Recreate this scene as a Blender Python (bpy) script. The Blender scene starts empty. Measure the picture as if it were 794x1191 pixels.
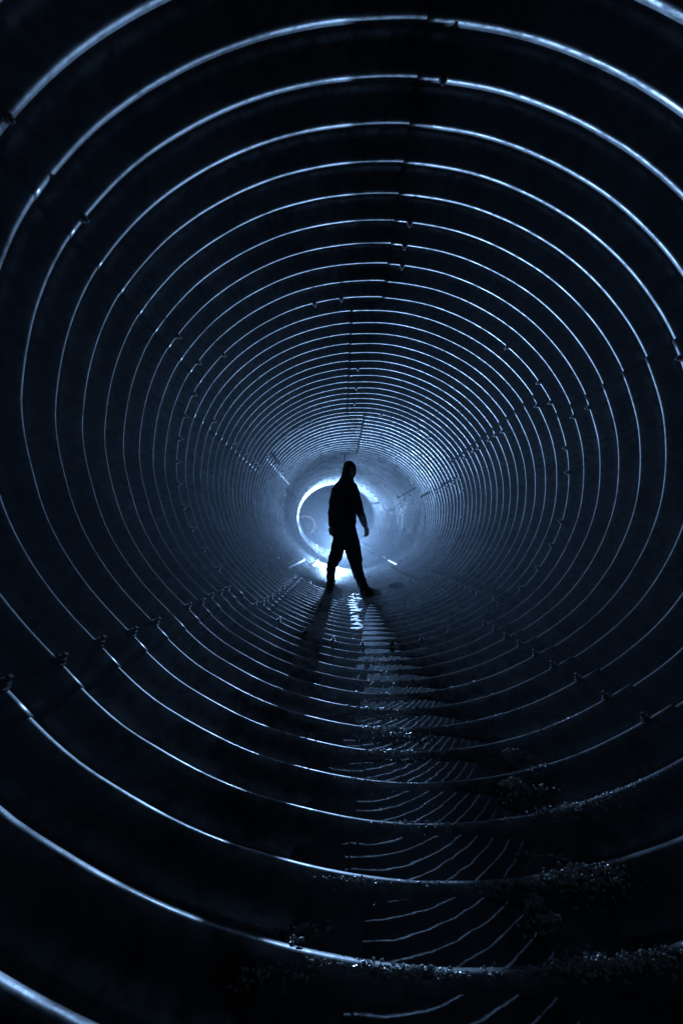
import bpy, bmesh, math, random
from mathutils import Vector, Matrix, noise
random.seed(7)
PI = math.pi
scene = bpy.context.scene
COL = scene.collection

# ------------------------------------------------------------------ camera, sky, exposure
F = 463.0                                    # focal length in photograph pixels (794 x 1191)
PITCH = 0.1655                               # rib to rib
CAM_Z = 4.099 * PITCH
TILT, YAW = math.radians(4.31), math.radians(0.34)
cam_d = bpy.data.cameras.new("camera")
cam = bpy.data.objects.new("camera", cam_d); COL.objects.link(cam)
cam.location = (0, 0, CAM_Z)
cam.rotation_euler = (math.radians(90) + TILT, 0, -YAW)
cam_d.sensor_fit = 'VERTICAL'; cam_d.sensor_height = 36; cam_d.sensor_width = 24
cam_d.lens = F / 1191 * 36
cam_d.clip_start = 0.02; cam_d.clip_end = 400
scene.camera = cam

w = bpy.data.worlds.new("World"); scene.world = w; w.use_nodes = True
nt = w.node_tree
bg = nt.nodes["Background"]
sky = nt.nodes.new("ShaderNodeTexSky"); sky.sky_type = 'NISHITA'; sky.sun_disc = False
sky.sun_elevation = math.radians(8.0); sky.sun_rotation = math.radians(0)
nt.links.new(sky.outputs[0], bg.inputs[0]); bg.inputs[1].default_value = 0.075

scene.view_settings.view_transform = 'Standard'; scene.view_settings.look = 'None'
scene.view_settings.gamma = 1; scene.view_settings.use_curve_mapping = False
scene.view_settings.exposure = 0.0
try:
    scene.cycles.max_bounces = 6; scene.cycles.diffuse_bounces = 3; scene.cycles.glossy_bounces = 4
    scene.cycles.use_denoising = True
    scene.cycles.sample_clamp_indirect = 4.0
except Exception:
    pass

HAZE = 0.0085
LAMP_W = 100.0
FAR_W = 150.0
SIDE_W = 300.0
SPOT_W = 3000.0
FAR_SPOT_W = 3000.0
LAMP_COL = (0.31, 0.56, 1.0)

# ------------------------------------------------------------------ helpers
def link(o, parent=None):
    COL.objects.link(o)
    if parent: o.parent = parent
    return o
def mesh_obj(name, verts, faces, mat, parent=None, smooth=True):
    me = bpy.data.meshes.new(name); me.from_pydata(verts, [], faces); me.update()
    if smooth: me.polygons.foreach_set("use_smooth", [True] * len(me.polygons))
    me.materials.append(mat)
    return link(bpy.data.objects.new(name, me), parent)
def bm_obj(name, bm, mat, parent=None, smooth=False):
    bmesh.ops.recalc_face_normals(bm, faces=bm.faces)
    me = bpy.data.meshes.new(name); bm.to_mesh(me); bm.free()
    if smooth: me.polygons.foreach_set("use_smooth", [True] * len(me.polygons))
    me.materials.append(mat)
    return link(bpy.data.objects.new(name, me), parent)
def tag(o, label=None, cat=None, group=None, kind=None):
    if label: o["label"] = label
    if cat: o["category"] = cat
    if group: o["group"] = group
    if kind: o["kind"] = kind
    return o
def empty(name, loc):
    o = bpy.data.objects.new(name, None); o.location = loc; o.empty_display_size = 0.1
    return link(o)
def put_under(o, root):
    """parent a mesh whose vertices are in world space, keeping it where it is"""
    o.parent = root
    o.matrix_parent_inverse = Matrix.Translation(root.location).inverted()

CT, ST, CY, SY = math.cos(TILT), math.sin(TILT), math.cos(YAW), math.sin(YAW)
def ray(px, py):
    """direction through a photograph pixel, scaled to one metre along the tunnel"""
    dx = (px - 397) / F; dy = -(py - 595.5) / F
    y = CT - ST * dy; z = ST + CT * dy
    x, y = dx * CY + y * SY, -dx * SY + y * CY
    return Vector((x / y, 1.0, z / y))
def pix(px, py, y):
    """photograph pixel at depth y -> world point"""
    return Vector((0, 0, CAM_Z)) + ray(px, py) * y

# ------------------------------------------------------------------ materials
def new_mat(name):
    m = bpy.data.materials.new(name); m.use_nodes = True
    return m, m.node_tree, m.node_tree.nodes["Principled BSDF"]
def N(t, kind, **kw):
    n = t.nodes.new(kind)
    for k, v in kw.items(): setattr(n, k, v)
    return n
def ramp(t, src, stops):
    r = N(t, "ShaderNodeValToRGB"); e = r.color_ramp.elements
    while len(e) < len(stops): e.new(0.5)
    for el, (p, c) in zip(e, stops):
        el.position = p; el.color = (*c, 1) if len(c) == 3 else c
    t.links.new(src, r.inputs[0]); return r

def steel():
    m, t, b = new_mat("galvanised_steel")
    co = N(t, "ShaderNodeNewGeometry")
    n1 = N(t, "ShaderNodeTexNoise"); n1.inputs["Scale"].default_value = 2.2; n1.inputs["Detail"].default_value = 8
    n2 = N(t, "ShaderNodeTexNoise"); n2.inputs["Scale"].default_value = 26; n2.inputs["Detail"].default_value = 6
    n3 = N(t, "ShaderNodeTexVoronoi"); n3.inputs["Scale"].default_value = 55
    for n in (n1, n2, n3): t.links.new(co.outputs["Position"], n.inputs["Vector"])
    r1 = ramp(t, n1.outputs[0], [(0.30, (0.06, 0.06, 0.06)), (0.46, (0.14, 0.143, 0.145)), (0.7, (0.24, 0.243, 0.25))])
    r2 = ramp(t, n2.outputs[0], [(0.34, (0.35, 0.35, 0.35)), (0.52, (1, 1, 1))])
    mx = N(t, "ShaderNodeMix", data_type='RGBA', blend_type='MULTIPLY'); mx.inputs[0].default_value = 0.8
    t.links.new(r1.outputs[0], mx.inputs[6]); t.links.new(r2.outputs[0], mx.inputs[7])
    n4 = N(t, "ShaderNodeTexNoise"); n4.inputs["Scale"].default_value = 7.5; n4.inputs["Detail"].default_value = 10; n4.inputs["Roughness"].default_value = 0.7
    t.links.new(co.outputs["Position"], n4.inputs["Vector"])
    r4 = ramp(t, n4.outputs[0], [(0.38, (0.22, 0.21, 0.20)), (0.50, (1, 1, 1)), (0.66, (1.0, 1.0, 1.0)), (0.74, (1.5, 1.5, 1.5))])
    m2 = N(t, "ShaderNodeMix", data_type='RGBA', blend_type='MULTIPLY'); m2.inputs[0].default_value = 0.9
    t.links.new(mx.outputs[2], m2.inputs[6]); t.links.new(r4.outputs[0], m2.inputs[7])
    t.links.new(m2.outputs[2], b.inputs["Base Color"])
    # mineral crust and dirt: patches that are not bare metal
    n5 = N(t, "ShaderNodeTexNoise"); n5.inputs["Scale"].default_value = 4.0; n5.inputs["Detail"].default_value = 9
    t.links.new(co.outputs["Position"], n5.inputs["Vector"])
    r5 = ramp(t, n5.outputs[0], [(0.42, (0.85,) * 3), (0.62, (0.55,) * 3)])
    t.links.new(r5.outputs[0], b.inputs["Metallic"])
    rr = ramp(t, n2.outputs[0], [(0.3, (0.54,) * 3), (0.65, (0.36,) * 3)])
    # wet along the bottom of the pipe, where the water runs
    sx = N(t, "ShaderNodeSeparateXYZ"); t.links.new(co.outputs["Position"], sx.inputs[0])
    ad = N(t, "ShaderNodeMath", operation='MULTIPLY_ADD'); ad.inputs[1].default_value = 0.25; t.links.new(n1.outputs[0], ad.inputs[0]); t.links.new(sx.outputs["Z"], ad.inputs[2])
    wet = N(t, "ShaderNodeMapRange"); wet.inputs[1].default_value = 0.16; wet.inputs[2].default_value = 0.42; wet.inputs[3].default_value = 0.75; wet.inputs[4].default_value = 1.0
    t.links.new(ad.outputs[0], wet.inputs[0])
    mr = N(t, "ShaderNodeMath", operation='MULTIPLY'); t.links.new(rr.outputs[0], mr.inputs[0]); t.links.new(wet.outputs[0], mr.inputs[1])
    t.links.new(mr.outputs[0], b.inputs["Roughness"])
    bp = N(t, "ShaderNodeBump"); bp.inputs["Strength"].default_value = 0.16; bp.inputs["Distance"].default_value = 0.006
    t.links.new(n2.outputs[0], bp.inputs["Height"]); t.links.new(bp.outputs[0], b.inputs["Normal"])
    return m
def simple(name, col, rough, metal=0.0, scale=30, var=0.3, bump=0.1):
    m, t, b = new_mat(name)
    co = N(t, "ShaderNodeNewGeometry")
    n = N(t, "ShaderNodeTexNoise"); n.inputs["Scale"].default_value = scale; n.inputs["Detail"].default_value = 5
    t.links.new(co.outputs["Position"], n.inputs["Vector"])
    lo = tuple(c * (1 - var) for c in col); hi = tuple(min(1, c * (1 + var)) for c in col)
    r = ramp(t, n.outputs[0], [(0.3, lo), (0.7, hi)])
    t.links.new(r.outputs[0], b.inputs["Base Color"])
    b.inputs["IOR"].default_value = 1.06 if rough > 0.85 else 1.45
    b.inputs["Roughness"].default_value = rough; b.inputs["Metallic"].default_value = metal
    bp = N(t, "ShaderNodeBump"); bp.inputs["Strength"].default_value = bump; bp.inputs["Distance"].default_value = 0.01
    t.links.new(n.outputs[0], bp.inputs["Height"]); t.links.new(bp.outputs[0], b.inputs["Normal"])
    return m
def water_mat():
    m, t, b = new_mat("still_water")
    b.inputs["Base Color"].default_value = (0.012, 0.014, 0.016, 1)
    b.inputs["Roughness"].default_value = 0.015
    b.inputs["IOR"].default_value = 1.7
    co = N(t, "ShaderNodeNewGeometry")
    n = N(t, "ShaderNodeTexNoise"); n.inputs["Scale"].default_value = 7; n.inputs["Detail"].default_value = 2
    t.links.new(co.outputs["Position"], n.inputs["Vector"])
    bp = N(t, "ShaderNodeBump"); bp.inputs["Strength"].default_value = 0.025; bp.inputs["Distance"].default_value = 0.01
    sy = N(t, "ShaderNodeSeparateXYZ"); t.links.new(co.outputs["Position"], sy.inputs[0])
    mr = N(t, "ShaderNodeMapRange"); mr.inputs[1].default_value = 1.2; mr.inputs[2].default_value = 3.0; mr.inputs[3].default_value = 0.02; mr.inputs[4].default_value = 0.018
    t.links.new(sy.outputs["Y"], mr.inputs[0]); t.links.new(mr.outputs[0], bp.inputs["Strength"])
    n2 = N(t, "ShaderNodeTexNoise"); n2.inputs["Scale"].default_value = 28; n2.inputs["Detail"].default_value = 3
    t.links.new(co.outputs["Position"], n2.inputs["Vector"])
    ad = N(t, "ShaderNodeMath", operation='MULTIPLY_ADD'); ad.inputs[1].default_value = 0.10; t.links.new(n2.outputs[0], ad.inputs[0]); t.links.new(n.outputs[0], ad.inputs[2])
    t.links.new(ad.outputs[0], bp.inputs["Height"]); t.links.new(bp.outputs[0], b.inputs["Normal"])
    return m
M_STEEL = steel()
M_END = simple("shade_dark_steel", (0.07, 0.065, 0.06), 0.6, 0.0, 6, 0.6, 0.2)  # end wall and outlet bore: their shade is put into the colour
M_LIT_RIM = simple("lit_rim_steel", (0.75, 0.75, 0.75), 0.4, 0.1, 30, 0.15, 0.05)  # outlet flange: its brightly lit edge is put into the colour
M_BOLT = simple("rusty_bolt_steel", (0.07, 0.055, 0.05), 0.55, 0.6, 60, 0.4)
M_WATER = water_mat()
M_GRIT = simple("wet_grit", (0.55, 0.54, 0.52), 0.3, 0.0, 90, 0.5)
M_GRIT.node_tree.nodes["Principled BSDF"].inputs["Transmission Weight"].default_value = 0.2
M_MUD = simple("wet_silt", (0.08, 0.077, 0.072), 0.6, 0.0, 120, 0.5, 0.5)
M_ROCK = simple("dark_stone", (0.02, 0.02, 0.02), 0.95, 0.0, 25, 0.4, 0.4)
M_TWIG = simple("dead_wood", (0.13, 0.10, 0.075), 0.6, 0.0, 60, 0.4, 0.3)
M_LEAF = simple("dead_leaf", (0.22, 0.19, 0.14), 0.55, 0.0, 40, 0.3, 0.3)
M_CLOTH = simple("dark_cotton", (0.030, 0.032, 0.038), 0.9, 0.0, 180, 0.3, 0.2)
M_TROUS = simple("dark_trouser_cloth", (0.028, 0.032, 0.040), 0.9, 0.0, 180, 0.3, 0.2)
M_SKIN = simple("skin", (0.20, 0.14, 0.11), 0.55, 0.0, 60, 0.1, 0.05)
M_SHOE = simple("shoe_leather", (0.012, 0.012, 0.013), 0.9, 0.0, 90, 0.2, 0.1)
M_SOLE = simple("shoe_rubber", (0.02, 0.02, 0.02), 0.9, 0.0, 90, 0.2, 0.1)
M_BLACK = simple("black_metal", (0.03, 0.03, 0.03), 0.5, 0.5, 60, 0.2, 0.05)
def glow(name, power):
    m, t, b = new_mat(name)
    b.inputs["Base Color"].default_value = (0.8, 0.8, 0.8, 1)
    b.inputs["Emission Color"].default_value = (*LAMP_COL, 1)
    b.inputs["Emission Strength"].default_value = power
    return m
M_GLOW = glow("lamp_glow", LAMP_W); M_FAR_GLOW = glow("far_lamp_glow", FAR_W); M_SIDE_GLOW = glow("added_side_glow", SIDE_W)

# ------------------------------------------------------------------ the corrugated culvert
A_, B_ = 7.915 * PITCH, 7.231 * PITCH          # half width / half height at the crests
CX, CZ = 1.313 * PITCH, 7.231 * PITCH
DEPTH = 0.050
Y0 = 7.085 * PITCH                             # depth of crest 0
BENDS = [(Y0 + 54.0 * PITCH + 0.08, 0.9, math.radians(4.8)), (Y0 + 103.0 * PITCH, 0.75, math.radians(19))]
S_END = Y0 + 126.0 * PITCH
LAMP_POS = pix(396.5, 631, Y0 + 55 * PITCH)
FAR_POS = pix(396, 612, Y0 + 97.5 * PITCH)
SIDE_POS = pix(343, 606, Y0 + 115 * PITCH)
def wide(s):
    k = min(1, max(0, (s - Y0 - 2 * PITCH) / (24 * PITCH))); return 1 + 0.052 * k
def mid_z(s):
    # the pipe climbs a little towards its far end
    k = max(0.0, (s - Y0 - 34 * PITCH) / (54 * PITCH))
    return CZ + (0.48 * k * k if k < 1 else 0.48 + 0.96 * (k - 1))
def drift(s):
    k = min(1, max(0, (s - Y0 - 2 * PITCH) / (24 * PITCH))); return 0.22 * PITCH * k

# small departures of the plates from a true ellipse (angle in degrees, factor)
OUT = [(0, 1.0), (18, .998), (44, .995), (58, .994), (90, 1.0), (117, 1.008), (152, 1.014), (180, 1.0), (196, .986),
       (224, .972), (237, .986), (251, .993), (270, 1.0), (300, 1.0), (320, 1.012), (340, 1.008), (360, 1.0)]
def outline(t):
    d = math.degrees(t) % 360
    for (a, u), (b, v) in zip(OUT, OUT[1:]):
        if a <= d <= b:
            k = (d - a) / (b - a); k = k * k * (3 - 2 * k)
            return u + (v - u) * k
    return 1.0
def heading(s):
    h = 0.0
    for s0, l, p in BENDS:
        h += p * min(1, max(0, (s - s0) / l))
    return h
_path = {}
STEP = 0.0125
S_START = -12.2
def build_path():
    x, y, s = CX, S_START, S_START
    k = 0
    while s < 27:
        _path[k] = (x, y, heading(s))
        x += -math.sin(heading(s + STEP / 2)) * STEP; y += math.cos(heading(s + STEP / 2)) * STEP
        s += STEP; k += 1
build_path()
def frame_at(s):
    f = (s - S_START) / STEP; k = max(0, int(f)); r = f - k
    a, b = _path[k], _path[k + 1]
    x, y, h = (u + (v - u) * r for u, v in zip(a, b))
    return x + drift(s), y, h
def corr(s):
    return DEPTH * max(0.0, 0.5 * (1 - math.cos(2 * PI * (s - Y0) / PITCH))) ** 0.80
def shell(s, t, inward=0.0):
    """point of the inner skin at run s, angle t, moved inward"""
    x, y, h = frame_at(s)
    m = outline(t); c, sn = math.cos(t), math.sin(t)
    d = corr(s) - inward
    n = Vector((c / A_, sn / B_)).normalized()
    u = A_ * m * wide(s) * c + n.x * d; v = B_ * m * sn + n.y * d
    return Vector((x + u * math.cos(h), y + u * math.sin(h), mid_z(s) + v))
def inward_dir(s, t):
    x, y, h = frame_at(s)
    n = Vector((math.cos(t) / A_, math.sin(t) / B_)).normalized()
    return -Vector((n.x * math.cos(h), n.x * math.sin(h), n.y))

culvert = empty("culvert_tunnel", (CX, 6.0, 0.0))
tag(culvert, "long corrugated steel culvert tunnel of ribbed bolted plates bending left at its far end", "tunnel")
SEAMS = [math.radians(a) for a in (14, 83, 148.3, 224.6, 300.5)]
LAP = 0.068
def smooth01(x):
    x = min(1, max(0, x)); return x * x * (3 - 2 * x)
sections = [(-12.0, -2.6 + 0.0, 2), (-2.6, Y0 - 6 * PITCH, 9.5), (Y0 - 6 * PITCH, Y0 + 9 * PITCH, 0), (Y0 + 9 * PITCH, Y0 + 24 * PITCH, 9.5), (Y0 + 24 * PITCH, Y0 + 39 * PITCH, 0),
            (Y0 + 39 * PITCH, Y0 + 54 * PITCH, 9.5), (Y0 + 54 * PITCH, Y0 + 69 * PITCH, 2), (Y0 + 69 * PITCH, Y0 + 84 * PITCH, 9.5),
            (Y0 + 84 * PITCH, Y0 + 99 * PITCH, 0), (Y0 + 99 * PITCH, Y0 + 114 * PITCH, 9.5), (Y0 + 114 * PITCH, S_END, 0)]
plates = []
for si, (s0, s1, dt) in enumerate(sections):
    n_per = 6 if s0 < -5 else (18 if s0 < 3 else 12)
    ds = PITCH / n_per
    se = s1 + 0.07
    ns = int(round((se - s0) / ds))
    for k in range(5):
        t0 = SEAMS[k] + math.radians(dt)
        t1 = (SEAMS[(k + 1) % 5] + (2 * PI if k == 4 else 0)) + math.radians(dt)
        te = t1 + LAP
        nt_ = 44 if s0 < 3 else 32
        lap_h = 0.004 if s0 < 3 else (0.004 if s0 < 6 else 0.0015)
        # finer angular steps around the lap end
        ts = [t0 - 0.05 + (te - t0 + 0.05) * i / nt_ for i in range(nt_ + 1)]
        wob = random.uniform(-0.002, 0.002)
        V, Fc = [], []
        tab = []
        for t in ts:
            m = outline(t); c, sn = math.cos(t), math.sin(t)
            q = Vector((c / A_, sn / B_)).normalized()
            inw = lap_h * smooth01((t - (t1 - 0.22)) / 0.20) - 0.5 * lap_h * smooth01((t0 + 0.26 - t) / 0.22)
            tab.append((A_ * m * c, B_ * m * sn, q.x, q.y, inw, t * 2.2))
        for i in range(ns + 1):
            s = s0 + ds * i
            x, y, h = frame_at(s); ch, sh = math.cos(h), math.sin(h)
            x -= CX; y -= 6.0; wd = wide(s); zc = mid_z(s)
            ends = 0.005 * smooth01((s - (s1 - 0.12)) / 0.1) - 0.003 * smooth01((s0 + 0.12 - s) / 0.1)
            base = corr(s) - ends - wob
            for bu, bv, qx, qy, inw, t2 in tab:
                d = base - inw - 0.0035 * noise.noise((s * 0.9, t2, si * 3.1 + k * 7.7)) - 0.001 * noise.noise((s * 5, t2 * 4, k))
                u = bu * wd + qx * d
                V.append((x + u * ch, y + u * sh, zc + bv + qy * d))
        n = len(ts)
        for i in range(ns):
            for j in range(n - 1):
                a = i * n + j
                Fc.append((a, a + n, a + n + 1, a + 1))
        o = mesh_obj("corrugated_plate", V, Fc, M_STEEL, culvert)
        so = o.modifiers.new("thickness", 'SOLIDIFY'); so.thickness = 0.004 if s0 < 6 else 0.0015; so.offset = 1
        plates.append((si, k, t0, t1, s0, s1, o))

# end wall of the bent length, with a smaller smooth outlet pipe through it
ex, ey, eh = frame_at(S_END)
EM = Matrix.Translation((ex, ey, mid_z(S_END))) @ Matrix.Rotation(eh, 4, 'Z')
_p = pix(356, 611, ey)
OUT_C, OUT_R = Vector(((_p.x - ex) / math.cos(eh), _p.z - mid_z(S_END))), 0.50
V, Fc = [], []
ne = 72
for j in range(ne):
    a = 2 * PI * j / ne
    V.append(EM @ Vector((OUT_C.x + OUT_R * math.cos(a), 0, OUT_C.y + OUT_R * math.sin(a))))
for q in range(1, 7):
    for j in range(ne):
        a = 2 * PI * j / ne; f = q / 6
        p0 = Vector((OUT_C.x + OUT_R * math.cos(a), 0, OUT_C.y + OUT_R * math.sin(a))); p1 = Vector((1.55 * math.cos(a), 0, 1.40 * math.sin(a)))
        V.append(EM @ p0.lerp(p1, f))
for q in range(6):
    for j in range(ne):
        Fc.append((q * ne + j, q * ne + (j + 1) % ne, (q + 1) * ne + (j + 1) % ne, (q + 1) * ne + j))
V = [v - Vector((CX, 6.0, 0)) for v in V]
o = mesh_obj("end_wall", V, Fc, M_END, culvert)
so = o.modifiers.new("thickness", 'SOLIDIFY'); so.thickness = 0.02; so.offset = -1
V, Fc = [], []
def revolve(name, prof, mat):
    V, Fc = [], []
    for (r, dy) in prof:
        for j in range(ne):
            a = 2 * PI * j / ne
            V.append(EM @ Vector((OUT_C.x + r * math.cos(a), dy, OUT_C.y + r * math.sin(a))) - Vector((CX, 6.0, 0)))
    for q in range(len(prof) - 1):
        for j in range(ne):
            Fc.append((q * ne + j, q * ne + (j + 1) % ne, (q + 1) * ne + (j + 1) % ne, (q + 1) * ne + j))
    return mesh_obj(name, V, Fc, mat, culvert)
revolve("outlet_flange", [(OUT_R + .09, -.002), (OUT_R + .09, -.08), (OUT_R + .05, -.12), (OUT_R + .0, -.12), (OUT_R - .03, -.08), (OUT_R - .03, .02)], M_LIT_RIM)
revolve("outlet_pipe", [(OUT_R - .032, .02), (OUT_R - .032, 4.0), (0.01, 4.0)], M_END)
bm = bmesh.new(); bmesh.ops.create_cube(bm, size=1, matrix=EM @ Matrix.Translation((0, -.09, .30)) @ Matrix.Diagonal((2.5, .17, .05, 1)))
bm.transform(Matrix.Translation((-CX, -6.0, 0))); bm_obj("added_shade_bar", bm, M_STEEL, culvert)  # added bar, there to cast a dark band on the wall above

# bolts: a hexagonal nut with its threaded stub, one per crest on the long seams, every 0.2 m round the ring seams
def bolt_bm(bm, M, r=0.0115, h=0.011):
    b2 = bmesh.new()
    bmesh.ops.create_cone(b2, cap_ends=True, segments=20, radius1=r * 1.45, radius2=r * 1.4, depth=0.006, matrix=Matrix.Translation((0, 0, 0.000)))
    bmesh.ops.create_cone(b2, cap_ends=True, segments=6, radius1=r, radius2=r * 0.97, depth=h, matrix=Matrix.Translation((0, 0, 0.003 + h / 2)))
    bmesh.ops.create_cone(b2, cap_ends=True, segments=10, radius1=r * 0.55, radius2=r * 0.48, depth=0.012, matrix=Matrix.Translation((0, 0, 0.003 + h + 0.006)))
    me = bpy.data.meshes.new("tmp"); b2.to_mesh(me); b2.free(); me.transform(M); bm.from_mesh(me); bpy.data.meshes.remove(me)
bolt_me = None
spots = []
for (si, k, t0, t1, s0, s1, o) in plates:
    i0 = math.ceil((s0 - Y0) / PITCH + 0.01); i1 = math.floor((s1 - Y0) / PITCH - 0.01)
    for i in range(i0, i1 + 1):
        if (i > 39 and i % 4) or (i > 24 and i % 2): continue
        if random.random() < (0.6 if math.sin(t1) > 0.1 else 0.04): continue
        spots.append((Y0 + i * PITCH, t1 + random.uniform(-.006, .006), o))
    arc = (t1 - t0) * 1.25; nb = int(round(arc / 0.175))
    for j in range(1, nb):
        if random.random() < (0.5 if math.sin(t0 + (t1 - t0) * j / nb) > 0.1 else 0.15): continue
        spots.append((s1, t0 + (t1 - t0) * j / nb, o))
def project(p):
    x, y, z = p.x, p.y, p.z - CAM_Z
    x, y = x * CY - y * SY, x * SY + y * CY
    y, z = y * CT + z * ST, -y * ST + z * CT
    if y < 0.15: return None
    return (397 + x / y * F, 595.5 - z / y * F)
def in_frame(p):
    q = project(p)
    return q is not None and -10 < q[0] < 804 and -10 < q[1] < 1201
cand = []
for s, t, o in spots:
    p = shell(s, t, 0.006); d = inward_dir(s, t)
    M = Matrix.Translation(p) @ d.to_track_quat('Z', 'Y').to_matrix().to_4x4() @ Matrix.Rotation(random.uniform(0, 1), 4, 'Z')
    cand.append((p.y, in_frame(p), M, o))
cand.sort(key=lambda c: c[0])
rest = bmesh.new(); count = 0
for y, vis, M, o in cand:
    if vis and count < 100:
        if bolt_me is None:
            b = bmesh.new(); bolt_bm(b, Matrix.Identity(4))
            bolt_me = bpy.data.meshes.new("bolt"); b.to_mesh(bolt_me); b.free(); bolt_me.materials.append(M_BOLT)
        bo = link(bpy.data.objects.new("bolt", bolt_me), o)
        bo.matrix_local = Matrix.Translation((-CX, -6.0, 0)) @ M
        count += 1
    else:
        bolt_bm(rest, Matrix.Translation((-CX, -6.0, 0)) @ M)
tag(bm_obj("bolt", rest, M_BOLT, culvert), kind="stuff")

# ------------------------------------------------------------------ water lying in the troughs between the ribs
def floor_z(x, s):
    c = max(-1, min(1, (x - frame_at(s)[0]) / (A_ * wide(s) + corr(s))))
    return mid_z(s) - (B_ + corr(s)) * math.sqrt(1 - c * c)
WATER_Z = -0.007
SIDES = [(0.0, .016, .30), (.75, .016, .33), (.95, .02, .40), (1.17, .010, .41), (1.47, .02, .47), (1.93, .07, .52), (2.72, .12, .60), (4.3, .24, .64), (9, .3, .64)]
def puddle_side(y):
    for (a, l0, r0), (b, l1, r1) in zip(SIDES, SIDES[1:]):
        if a <= y <= b:
            k = (y - a) / (b - a); return l0 + (l1 - l0) * k, r0 + (r1 - r0) * k
    return .016, .30
V, Fc = [], []
for i in range(-6, 25):
    s = Y0 + (i + 0.5) * PITCH
    b = len(V); l, r = puddle_side(s)
    for (x, y) in ((l - .10, s - PITCH * .495), (r + .10, s - PITCH * .495), (r + .10, s + PITCH * .495), (l - .10, s + PITCH * .495)): V.append((x, y, WATER_Z))
    Fc.append((b, b + 1, b + 2, b + 3))
tag(mesh_obj("water", V, Fc, M_WATER, None, False), kind="structure")
# silt filling the troughs on both sides of the puddles
V, Fc = [], []
for i in range(-6, 25):
    s = Y0 + (i + 0.5) * PITCH
    b = len(V); nx, ny = 90, 12
    for a in range(nx + 1):
        x = CX - .62 + 1.24 * a / nx
        for c in range(ny + 1):
            y = s - PITCH * .49 + PITCH * .98 * c / ny
            l, r = puddle_side(y)
            l += 0.11 * noise.noise((i * 1.7, 3.3, 0.4)) ; r += 0.09 * noise.noise((i * 1.9, 8.3, 0))
            l += 0.050 * noise.noise((i * 3.3, y * 9, 1.0)) + .012 * noise.noise((x * 20, y * 30, 4)); r += 0.055 * noise.noise((i * 2.7, y * 9, 5.0)) + .015 * noise.noise((x * 20, y * 30, 9))
            e = max(l - x, x - r)
            h = WATER_Z - 0.016 + 0.021 * smooth01((e + 0.02) / 0.05) - 0.06 * smooth01((e - 0.11) / 0.14) + 0.004 * noise.noise((x * 35, y * 35, 2)) + .003 * noise.noise((x * 9, y * 9, 8))
            V.append((x, y, h))
    for a in range(nx):
        for c in range(ny):
            q = b + a * (ny + 1) + c
            Fc.append((q, q + ny + 1, q + ny + 2, q + 1))
tag(mesh_obj("mud", V, Fc, M_MUD, None, True), kind="stuff")

# ------------------------------------------------------------------ grit and gravel left by the water
_b = bmesh.new(); bmesh.ops.create_icosphere(_b, subdivisions=1, radius=1.0)
_b.verts.index_update()
ICO_V = [v.co.copy() for v in _b.verts]; ICO_F = [tuple(v.index for v in f.verts) for f in _b.faces]; _b.free()
GV, GF = [], []
def blob(bm, p, r, squash=0.7):
    M = Matrix.Rotation(random.uniform(0, 6.28), 3, 'Z') @ Matrix.Rotation(random.uniform(-.5, .5), 3, 'X') @ Matrix.Diagonal((r * random.uniform(.7, 1.3), r * random.uniform(.7, 1.3), r * squash * random.uniform(.7, 1.2)))
    p = Vector(p); n = len(GV); j = r * 0.18
    for v in ICO_V:
        GV.append(p + M @ v + Vector((random.uniform(-j, j), random.uniform(-j, j), random.uniform(-j, j))))
    GF.extend((a + n, b + n, c + n) for a, b, c in ICO_F)
grit = None
def floor_hit(px, py):
    """where the sight line through a photograph pixel meets the ribbed floor"""
    d = ray(px, py)
    if d.z >= -0.01: return None
    y = max(0.3, 0.75 * CAM_Z / -d.z)
    while y < 16:
        p = Vector((0, 0, CAM_Z)) + d * y
        if p.z <= floor_z(p.x, p.y): return p
        y += 0.005
    return None
def scatter_patch(px, py, w_, h_, n, r0, r1):
    for _ in range(int(n * 1.6)):
        gx, gy = random.gauss(0, .5), random.gauss(0, .5)
        p = floor_hit(px + gx * w_, py + gy * h_)
        if p is None: continue
        z = floor_z(p.x, p.y)
        if abs(p.x - CX) < .4: z = max(z, WATER_Z - 0.002)
        core = math.exp(-1.6 * (gx * gx + gy * gy))
        pile = 0.007 * core * random.random()
        if p.y < 1.5:                       # the near heaps fill the trough up to the crests
            c = max(-1, min(1, (p.x - CX) / A_)); crest = CZ - B_ * math.sqrt(1 - c * c)
            lump = 0.5 + noise.noise((p.x * 14, p.y * 14, 3.0))
            z += max(0, crest - z + 0.006) * min(1, core * 1.5) * min(1, max(0, lump * 1.6)) * random.uniform(.75, 1)
        r = random.uniform(r0, r1) * (0.8 if p.y < 1.5 else 0.9)
        blob(grit, (p.x, p.y, z + r * 0.2 + pile), r)
for patch in [(595, 925, 24, 14, 90, .002, .006), (440, 770, 34, 14, 60, .004, .010), (455, 800, 60, 16, 120, .003, .010), (445, 826, 50, 16, 130, .003, .010),
              (450, 850, 50, 18, 150, .003, .009), (462, 872, 50, 16, 150, .003, .009), (605, 890, 36, 6, 60, .002, .006), (640, 945, 60, 10, 70, .002, .006),
              (672, 1018, 60, 10, 110, .002, .006), (655, 1032, 50, 10, 120, .002, .006), (700, 1050, 40, 22, 40, .002, .005), (622, 1075, 18, 36, 70, .002, .005),
              (640, 1108, 30, 10, 30, .002, .005), (690, 1130, 80, 16, 160, .002, .006), (750, 1120, 50, 14, 50, .002, .006), (470, 1138, 90, 10, 140, .002, .006),
              (340, 1100, 40, 12, 60, .002, .006), (390, 1130, 90, 10, 100, .002, .005), (420, 1032, 100, 6, 90, .0015, .004), (480, 962, 60, 4, 60, .0015, .004),
              (425, 912, 60, 4, 40, .0015, .004), (600, 1035, 50, 6, 50, .002, .005), (365, 862, 14, 6, 10, .003, .006), (315, 1150, 60, 20, 30, .002, .005)]:
    scatter_patch(*patch)
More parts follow.
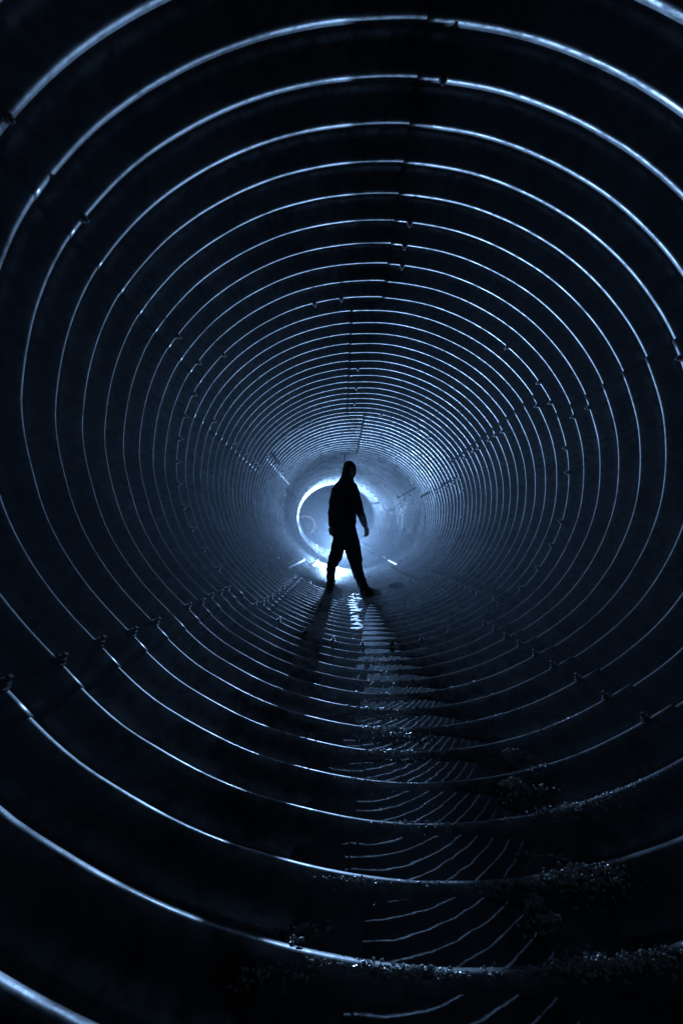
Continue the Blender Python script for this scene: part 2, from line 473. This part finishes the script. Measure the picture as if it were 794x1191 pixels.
# grains caught on the crests of the nearest ribs
for i in range(-4, 5):
    y = Y0 + i * PITCH
    for _ in range(420):
        x = random.uniform(.22 if i < 0 else -.12, .85)
        d = noise.noise((x * 6, i * 4.3, 2.2)) + 0.35 * noise.noise((x * 25, i * 2.3, 7)) + (0.10 if x > .25 else 0.02) - (.12 if i > 1 else 0)
        if d < random.uniform(0.05, 0.45): continue
        yy = y + random.gauss(0.004, .012); r = random.uniform(.0012, .0036)
        blob(grit, (x, yy, floor_z(x, yy) + r * .5), r)
tag(mesh_obj("gravel", GV, GF, M_GRIT, None, False), kind="stuff")

# ------------------------------------------------------------------ loose things on the floor and wall
def tube(bm, pts, radii, seg=8):
    rings = []
    for i, p in enumerate(pts):
        p = Vector(p)
        d = (Vector(pts[min(i + 1, len(pts) - 1)]) - Vector(pts[max(i - 1, 0)])).normalized()
        q = d.to_track_quat('Z', 'Y')
        rings.append([bm.verts.new(p + q @ Vector((math.cos(a) * radii[i], math.sin(a) * radii[i], 0))) for a in [2 * PI * k / seg for k in range(seg)]])
    for a, b in zip(rings, rings[1:]):
        for k in range(seg): bm.faces.new((a[k], a[(k + 1) % seg], b[(k + 1) % seg], b[k]))
    bm.faces.new(rings[0][::-1]); bm.faces.new(rings[-1])
def twig(label, pts, r, side=None):
    o0 = Vector(pts[0]); bm = bmesh.new()
    tube(bm, [Vector(p) - o0 for p in pts], [r * (1 - 0.6 * i / (len(pts) - 1)) for i in range(len(pts))])
    if side: tube(bm, [Vector(p) - o0 for p in side], [r * 0.6 * (1 - 0.5 * i / (len(side) - 1)) for i in range(len(side))])
    o = bm_obj("twig", bm, M_TWIG, None, True); o.location = o0
    return tag(o, label, "twig")
a = floor_hit(354, 862); yb = a.y
twig("short pale forked twig lying on a rib left of the puddles, at the shadow's edge",
     [a + Vector((0, 0, .004)), pix(360, 853, yb), pix(365, 858, yb), pix(369, 864, yb)], 0.003, [pix(358, 855, yb), pix(357, 862, yb)])
a = floor_hit(366, 652)
if a: twig("thin dark stick lying on the lit floor left of the person's legs", [a + Vector((0, 0, .03)), a + Vector((.05, .1, .13)), a + Vector((.10, .15, .24))], 0.016, [a + Vector((.03, .1, .1)), a + Vector((-.05, .15, .18))])
a = floor_hit(436, 650)
if a: twig("long thin branch lying on the lit floor right of the person's knee", [a + Vector((0, 0, .03)), a + Vector((.15, .3, .10)), a + Vector((.36, .7, .16))], 0.014, [a + Vector((.15, .3, .1)), a + Vector((.3, .3, .06))])
# stone beside the foot
bm = bmesh.new(); bmesh.ops.create_icosphere(bm, subdivisions=3, radius=1.0)
for v in bm.verts:
    v.co *= 1 + 0.35 * noise.noise(v.co * 1.7) + 0.12 * noise.noise(v.co * 4.5)
    v.co = Vector((v.co.x * .105, v.co.y * .08, max(-0.02, v.co.z * .05)))
o = bm_obj("stone", bm, M_ROCK, None, True)
p = floor_hit(461, 683); o.location = (p.x, p.y, floor_z(p.x, p.y) + 0.015)
tag(o, "dark flat stone lying on the ribs to the right of the person's front shoe", "stone")
# leaf stuck to the right wall
def wall_hit(px, py):
    d = ray(px, py); y = 0.5
    while y < 12:
        p = Vector((0, 0, CAM_Z)) + d * y
        aw = A_ * wide(y); cx_ = CX + drift(y)
        t = math.atan2((p.z - CZ) / B_, (p.x - cx_) / aw)
        m = outline(t)
        r = math.hypot((p.x - cx_) / (aw * m + corr(y)), (p.z - CZ) / (B_ * m + corr(y)))
        if r >= 1: return p, t
        y += 0.003
p, t = wall_hit(583, 700)
nrm = inward_dir(p.y, t)
bm = bmesh.new()
nv = 9; top = []
for i in range(nv):
    u = i / (nv - 1); wd = 0.016 * math.sin(PI * min(1, u * 0.95 + 0.03)) ** 0.7 * (1 + 0.25 * math.sin(i * 2.3))
    z = 0.004 + 0.006 * math.sin(u * 5)
    top.append([bm.verts.new((-0.03 + 0.06 * u, -wd, z)), bm.verts.new((-0.03 + 0.06 * u, 0, z - 0.002)), bm.verts.new((-0.03 + 0.06 * u, wd, z + 0.003))])
for a, b in zip(top, top[1:]):
    for j in range(2): bm.faces.new((a[j], b[j], b[j + 1], a[j + 1]))
res = bmesh.ops.solidify(bm, geom=bm.faces[:], thickness=0.0015)
o = bm_obj("leaf", bm, M_LEAF, None, True)
o.matrix_world = Matrix.Translation(p + nrm * 0.006) @ nrm.to_track_quat('Z', 'Y').to_matrix().to_4x4() @ Matrix.Rotation(0.9, 4, 'Z')
tag(o, "pale dead leaf stuck between two ribs low on the right wall", "leaf")

# ------------------------------------------------------------------ the person
PY = 31.6 * PITCH
root = empty("person", (pix(405, 690, PY).x, PY, 0.0))
tag(root, "person in a dark hooded top and loose trousers standing mid-stride, seen as a silhouette", "person")
PM = pix(1, 620, PY).x - pix(0, 620, PY).x
def X(px): return pix(px, 690, PY).x
def P3(px, py, y):
    p = pix(px, py, PY); return Vector((p.x, y, p.z))
def loft(bm, rings, seg=20, up=None):
    """closed loft; each ring is (centre, u vector, v vector)"""
    R = []
    for c, u, v in rings:
        R.append([bm.verts.new(Vector(c) + Vector(u) * math.cos(a) + Vector(v) * math.sin(a)) for a in [2 * PI * k / seg for k in range(seg)]])
    for a, b in zip(R, R[1:]):
        for k in range(seg): bm.faces.new((a[k], a[(k + 1) % seg], b[(k + 1) % seg], b[k]))
    bm.faces.new(R[0][::-1]); bm.faces.new(R[-1])
GROW = 0.0
def hloft(bm, rows, turn=0.0, fold=0.0):
    """rows of (py, px left, px right, depth radius, y centre): horizontal ellipses"""
    rings = []
    for py, l, r, ry, yc in rows:
        l -= GROW; r += GROW
        c = P3((l + r) / 2, py, yc); rx = (r - l) / 2 * PM
        rings.append((c, (rx, 0, 0), (0, ry, 0)))
    loft(bm, rings)
def limb(bm, pts, rad, seg=14):
    """tapered tube with round ends"""
    P = [Vector(p) for p in pts]; R = list(rad)
    d0 = (P[0] - P[1]).normalized(); d1 = (P[-1] - P[-2]).normalized()
    P = [P[0] + d0 * R[0] * .8, P[0] + d0 * R[0] * .45] + P + [P[-1] + d1 * R[-1] * .45, P[-1] + d1 * R[-1] * .8]
    R = [R[0] * .45, R[0] * .85] + R + [R[-1] * .85, R[-1] * .45]
    tube(bm, P, R, seg)
def ball(bm, c, r):
    bmesh.ops.create_uvsphere(bm, u_segments=20, v_segments=14, radius=1, matrix=Matrix.Translation(c) @ Matrix.Diagonal((r[0], r[1], r[2], 1)))
def fuse(name, bm, mat, voxel, smooth, wrinkle=0.0):
    bmesh.ops.recalc_face_normals(bm, faces=bm.faces)
    me = bpy.data.meshes.new(name); bm.to_mesh(me); bm.free()
    o = link(bpy.data.objects.new(name, me))
    m = o.modifiers.new("remesh", 'REMESH'); m.mode = 'VOXEL'; m.voxel_size = voxel
    s = o.modifiers.new("smooth", 'SMOOTH'); s.factor = 0.5; s.iterations = smooth
    dg = bpy.context.evaluated_depsgraph_get()
    me2 = bpy.data.meshes.new_from_object(o.evaluated_get(dg)); me2.name = name
    o.modifiers.clear(); o.data = me2; bpy.data.meshes.remove(me)
    me2.polygons.foreach_set("use_smooth", [True] * len(me2.polygons))
    me2.materials.clear(); me2.materials.append(mat)
    if wrinkle:
        for v in me2.vertices:
            q = v.co
            v.co += v.normal * wrinkle * (noise.noise((q.x * 9, q.y * 9, q.z * 20)) + 0.5 * noise.noise((q.x * 22, q.y * 22, q.z * 34)))
    put_under(o, root)
    return o
FACE = Vector((0.66, -0.75, 0)).normalized()         # the way the person looks
SIDE = Vector((-FACE.y, FACE.x, 0))
HC = P3(405.8, 547.5, PY); HB = HC - FACE * 0.022                           # middle of the head
# --- body: one continuous figure under the clothes
bm = bmesh.new()
ball(bm, HB + Vector((0, 0, 0.012)) - FACE * 0.006, (0.070, 0.070, 0.090))
ball(bm, HB + FACE * 0.030 + Vector((0, 0, -0.045)), (0.052, 0.052, 0.070))          # jaw
limb(bm, [HB + FACE * .082 + Vector((0, 0, .02)), HB + FACE * .104 + Vector((0, 0, -.018))], [.009, .013], 8)   # nose
for sd in (-1, 1):
    ball(bm, HB + FACE * 0.074 + SIDE * 0.032 * sd + Vector((0, 0, 0.012)), (.013, .013, .010))       # eyes
    ball(bm, HB + FACE * 0.076 + SIDE * 0.032 * sd + Vector((0, 0, 0.030)), (.020, .020, .007))       # brow
    ball(bm, HB + SIDE * 0.082 * sd + Vector((0, 0, 0.0)), (.018, .012, .030))                       # ear
limb(bm, [HB + FACE * .081 + SIDE * .02 + Vector((0, 0, -.052)), HB + FACE * .081 - SIDE * .02 + Vector((0, 0, -.052))], [.008, .008], 8)  # lips
ball(bm, HB + FACE * .070 + Vector((0, 0, -.088)), (.022, .022, .018))               # chin
limb(bm, [HB + Vector((0, 0, -.06)) - FACE * .02, P3(401.5, 566, PY)], [.055, .065])
hloft(bm, [(560, 397, 407, .08, PY), (565, 390, 411, .12, PY), (575, 388, 411, .13, PY), (592, 388, 410, .12, PY), (606, 388, 410, .11, PY), (620, 389, 413, .13, PY), (630, 390, 414, .13, PY), (636, 394, 409, .09, PY)])
YL, YR = PY + 0.10, PY - 0.07                       # far leg, near leg
limb(bm, [P3(394, 634, PY + .05), P3(389.5, 652, YL), P3(385, 664, YL), P3(384.7, 682, YL)], [.082, .068, .052, .042])
limb(bm, [P3(409, 634, PY - .05), P3(412.5, 655, YR), P3(417, 668, YR), P3(422, 685, YR)], [.082, .068, .052, .042])
limb(bm, [P3(385, 682, YL), P3(386, 685.5, YL), P3(391, 686.0, YL - .02)], [.04, .034, .026])
limb(bm, [P3(422.3, 685, YR), P3(425, 688.6, YR), P3(435, 690.0, YR - .02)], [.04, .034, .026])
ARM_R = [P3(409.5, 568, PY - .15), P3(414, 583, PY - .19), P3(418.2, 598, PY - .19), P3(423.4, 612, PY - .17)]
ARM_L = [P3(391, 568, PY + .15), P3(387, 583, PY + .19), P3(385, 596, PY + .19), P3(384.8, 611, PY + .16)]
for arm in (ARM_R, ARM_L):
    limb(bm, arm, [.055, .046, .040, .027])
def hand(bm, wrist, down, curl, out):
    """palm, four fingers of unequal length bent at the knuckles, and a thumb leaving the side of the palm"""
    down = down.normalized(); curl = (curl - down * curl.dot(down)).normalized(); wid = down.cross(curl).normalized()
    loft(bm, [(wrist - down * .01, wid * .027, curl * .019), (wrist + down * .025, wid * .036, curl * .018), (wrist + down * .06, wid * .042, curl * .016), (wrist + down * .085, wid * .040, curl * .013)], 14)
    for k, (L, o_) in enumerate(((.070, -.031), (.080, -.0105), (.074, .0105), (.058, .031))):
        b = wrist + down * .080 + wid * o_
        k1 = b + (down * .9 + curl * .42).normalized() * L * .45
        k2 = k1 + (down * .45 + curl * .9).normalized() * L * .32
        k3 = k2 + (down * -.15 + curl).normalized() * L * .25
        limb(bm, [b - down * .02, b, k1, k2, k3], [.009, .0095, .0088, .008, .007], 8)
    th = wrist + down * .025 - wid * .030 * out
    limb(bm, [th, th - wid * out * .016 + down * .028 + curl * .012, th - wid * out * .012 + down * .055 + curl * .028, th - wid * out * .002 + down * .075 + curl * .036], [.014, .012, .010, .008], 8)
hand(bm, P3(424, 613, PY - .17), Vector((.22, 0.0, -1)), Vector((-.75, -.6, 0)), 1)
hand(bm, P3(384.9, 612.5, PY + .16), Vector((.08, -.05, -1)), Vector((.5, -.8, 0)), -1)
fuse("body", bm, M_SKIN, 0.0055, 2)
# --- hooded top
GROW = 0.4
bm = bmesh.new()
hloft(bm, [(556, 398, 408, .075, PY), (559, 394, 410.5, .105, PY), (563, 389.5, 413, .15, PY), (568, 387, 413.5, .175, PY), (576, 385.5, 413.5, .18, PY), (588, 384.5, 413.8, .175, PY), (600, 383.5, 414.2, .175, PY), (607, 383.0, 414.3, .17, PY), (611, 383.8, 413.3, .155, PY), (613.2, 385.5, 412.8, .14, PY)])
for arm, sg in ((ARM_R, -1), (ARM_L, 1)):
    limb(bm, arm[:3] + [arm[2].lerp(arm[3], .55), arm[2].lerp(arm[3], .93)], [.066, .060, .054, .046, .040])
# hood: worn up, open towards the face, with its rolled rim
hloft(bm, [(535.9, 404.6, 406.8, .02, PY), (536.8, 402.8, 409.0, .05, PY), (538.6, 401.0, 411.2, .075, PY), (541.5, 399.4, 413.0, .09, PY), (545, 398.5, 414.0, .10, PY), (549, 398.1, 414.0, .10, PY),
            (553, 397.0, 412.8, .095, PY), (556.5, 395.6, 411.0, .095, PY), (560, 393.0, 410.8, .11, PY), (563, 390, 411, .13, PY)])
hood_o = fuse("hooded_top", bm, M_CLOTH, 0.008, 5, 0.006)
# push the hood opening in so that the face shows inside it
for v in hood_o.data.vertices:
    p = v.co - HC
    f = p.dot(FACE); sd = p.dot(SIDE)
    e = (sd / .064) ** 2 + ((p.z + .012) / .085) ** 2
    if f > 0.03 and e < 1:
        v.co -= FACE * (f - 0.03) * smooth01((1 - e) * 2.5)
# --- trousers
bm = bmesh.new()
hloft(bm, [(609, 387, 412.5, .14, PY), (614, 386.5, 413.8, .15, PY), (624, 387.0, 416.4, .16, PY), (630, 387, 417.2, .155, PY), (634, 389, 415.5, .13, PY), (637, 392, 411, .10, PY)])
hloft(bm, [(626, 387, 402, .11, PY + .04), (634, 385.6, 401, .11, PY + .06), (639, 384.6, 400.2, .105, PY + .07), (644, 383.2, 399.3, .10, PY + .09), (650, 381.8, 397.6, .10, YL), (656, 380.4, 393.6, .095, YL), (662, 379.6, 390.6, .085, YL), (672, 379.8, 389.3, .072, YL), (680, 379.9, 389.6, .070, YL), (683.5, 379.6, 390.4, .072, YL)])
hloft(bm, [(626, 402, 417, .11, PY - .04), (634, 401.2, 418.4, .11, PY - .05), (639, 400.8, 419, .105, PY - .06), (644, 402.0, 419.8, .10, PY - .065), (650, 404, 420.2, .10, YR), (657, 406.7, 420.8, .095, YR), (669, 411, 423.2, .082, YR), (678, 414.8, 426.2, .074, YR), (683, 417.6, 428.0, .072, YR), (686, 418.2, 428.6, .068, YR)])
fuse("trousers", bm, M_TROUS, 0.008, 4, 0.008)
# --- shoes
def shoe(heel, toe):
    heel, toe = Vector(heel), Vector(toe); d = toe - heel; L = d.length; d.normalize(); sd = Vector((-d.y, d.x, 0)).normalized(); up = Vector((0, 0, 1))
    bm = bmesh.new()
    prof = [(0.0, .022, .062), (.06, .037, .100), (.22, .041, .112), (.36, .042, .100), (.5, .045, .078), (.68, .050, .062), (.85, .048, .052), (.95, .037, .044), (1.0, .020, .034)]
    loft(bm, [(heel + d * L * u + up * (h / 2 + .012), sd * wd, up * h / 2) for u, wd, h in prof], 16)
    limb(bm, [heel + d * L * .2 + up * .07, heel + d * L * .2 + up * .115], [.040, .042])
    o = fuse("shoe", bm, M_SHOE, 0.006, 2)
    bm = bmesh.new()
    R0, R1 = [], []
    outl = [(-.02, 0), (0.0, .028), (.1, .038), (.3, .038), (.5, .044), (.7, .050), (.88, .044), (.98, .026), (1.03, 0)]
    ring = [(u, s) for u, s in outl] + [(u, -s) for u, s in outl[-2:0:-1]]
    for h, g in ((0.0, .96), (.008, 1.03), (.020, 1.03), (.026, .97)):
        R0.append([bm.verts.new(heel + d * L * (0.5 + (u - .5) * g) + sd * s * g + up * h) for u, s in ring])
    for a, b in zip(R0, R0[1:]):
        for k in range(len(ring)): bm.faces.new((a[k], a[(k + 1) % len(ring)], b[(k + 1) % len(ring)], b[k]))
    bm.faces.new(R0[0][::-1]); bm.faces.new(R0[-1])
    s_ = bm_obj("sole", bm, M_SOLE); s_.parent = o
def on_floor(px, y):
    x = X(px); return max(floor_z(x, Y0 + PITCH * round((y - Y0) / PITCH)), floor_z(x, y))
shoe((X(380.6), YL + .03, on_floor(381, YL)), (X(396.5), YL - .17, on_floor(394, YL)))
shoe((X(418.6), YR + .02, on_floor(419, YR) ), (X(441.2), YR - .06, on_floor(440, YR)))

# ------------------------------------------------------------------ the lamp on the floor behind the person
def make_lamp(label, pos, base_z, glow_mat, watts, tilt, cone=70):
    h = pos.z - base_z
    root_ = empty("work_lamp", (pos.x, pos.y, base_z)); tag(root_, label, "lamp", "lamps behind the person")
    bm = bmesh.new(); bmesh.ops.create_uvsphere(bm, u_segments=24, v_segments=16, radius=0.045, matrix=Matrix.Translation((0, 0, h)))
    bm_obj("bulb", bm, glow_mat, root_, True)
    bm = bmesh.new(); tube(bm, [(0, 0, .02), (0, 0, h - .075)], [.0045, .0045]); bm_obj("pole", bm, M_BLACK, root_, True)
    bm = bmesh.new(); tube(bm, [(0, 0, h - .075), (0, 0, h - .06), (0, 0, h - .042)], [.012, .02, .024], 16); bm_obj("socket", bm, M_BLACK, root_, True)
    bm = bmesh.new(); tube(bm, [(0, 0, 0), (0, 0, .012), (0, 0, .024)], [.06, .058, .02], 24); bm_obj("base", bm, M_BLACK, root_, True)
    if not watts: return root_
    ld = bpy.data.lights.new("beam", 'SPOT'); ld.energy = watts; ld.color = LAMP_COL; ld.spot_size = math.radians(cone); ld.spot_blend = 1.0; ld.shadow_soft_size = 0.03
    lo = link(bpy.data.objects.new("beam", ld), root_); lo.location = (0, -0.08, h)
    lo.rotation_euler = Vector((0.03, -1, tilt)).to_track_quat('-Z', 'Y').to_euler()
make_lamp("bright lamp on a short thin pole on the tunnel floor behind the person", LAMP_POS,
          floor_z(LAMP_POS.x, Y0 + PITCH * round((LAMP_POS.y - Y0) / PITCH)), M_GLOW, SPOT_W, -0.13, 86)
fx = FAR_POS.x - frame_at(FAR_POS.y - .2)[0]
make_lamp("taller bright lamp on a thin pole farther off, inside the bend of the tunnel", FAR_POS, mid_z(FAR_POS.y) - B_ * math.sqrt(1 - (fx / A_) ** 2), M_FAR_GLOW, FAR_SPOT_W, -0.05, 58)

sx_ = SIDE_POS.x - frame_at(Y0 + 117 * PITCH)[0]
make_lamp("unseen lamp on a thin pole added round the far corner to light the outlet", SIDE_POS, mid_z(SIDE_POS.y) - B_ * math.sqrt(max(.1, 1 - (sx_ / A_) ** 2)), M_SIDE_GLOW, 0, 0)  # added, hidden from the camera; brightens the end wall and flange

# ------------------------------------------------------------------ haze added to lift the dark tones and spread the glow
bm = bmesh.new(); bmesh.ops.create_cube(bm, size=1, matrix=Matrix.Translation((-1.5, 5.5, 0.8)) @ Matrix.Diagonal((8.0, 37.0, 4.8, 1)))
hm = bpy.data.materials.new("haze"); hm.use_nodes = True; t = hm.node_tree; t.nodes.remove(t.nodes["Principled BSDF"])
pv = t.nodes.new("ShaderNodeVolumePrincipled"); pv.inputs["Color"].default_value = (0.8, 0.88, 1, 1); pv.inputs["Anisotropy"].default_value = 0.5; pv.inputs["Density"].default_value = HAZE
t.links.new(pv.outputs[0], t.nodes["Material Output"].inputs["Volume"])
tag(bm_obj("haze", bm, hm), kind="stuff")
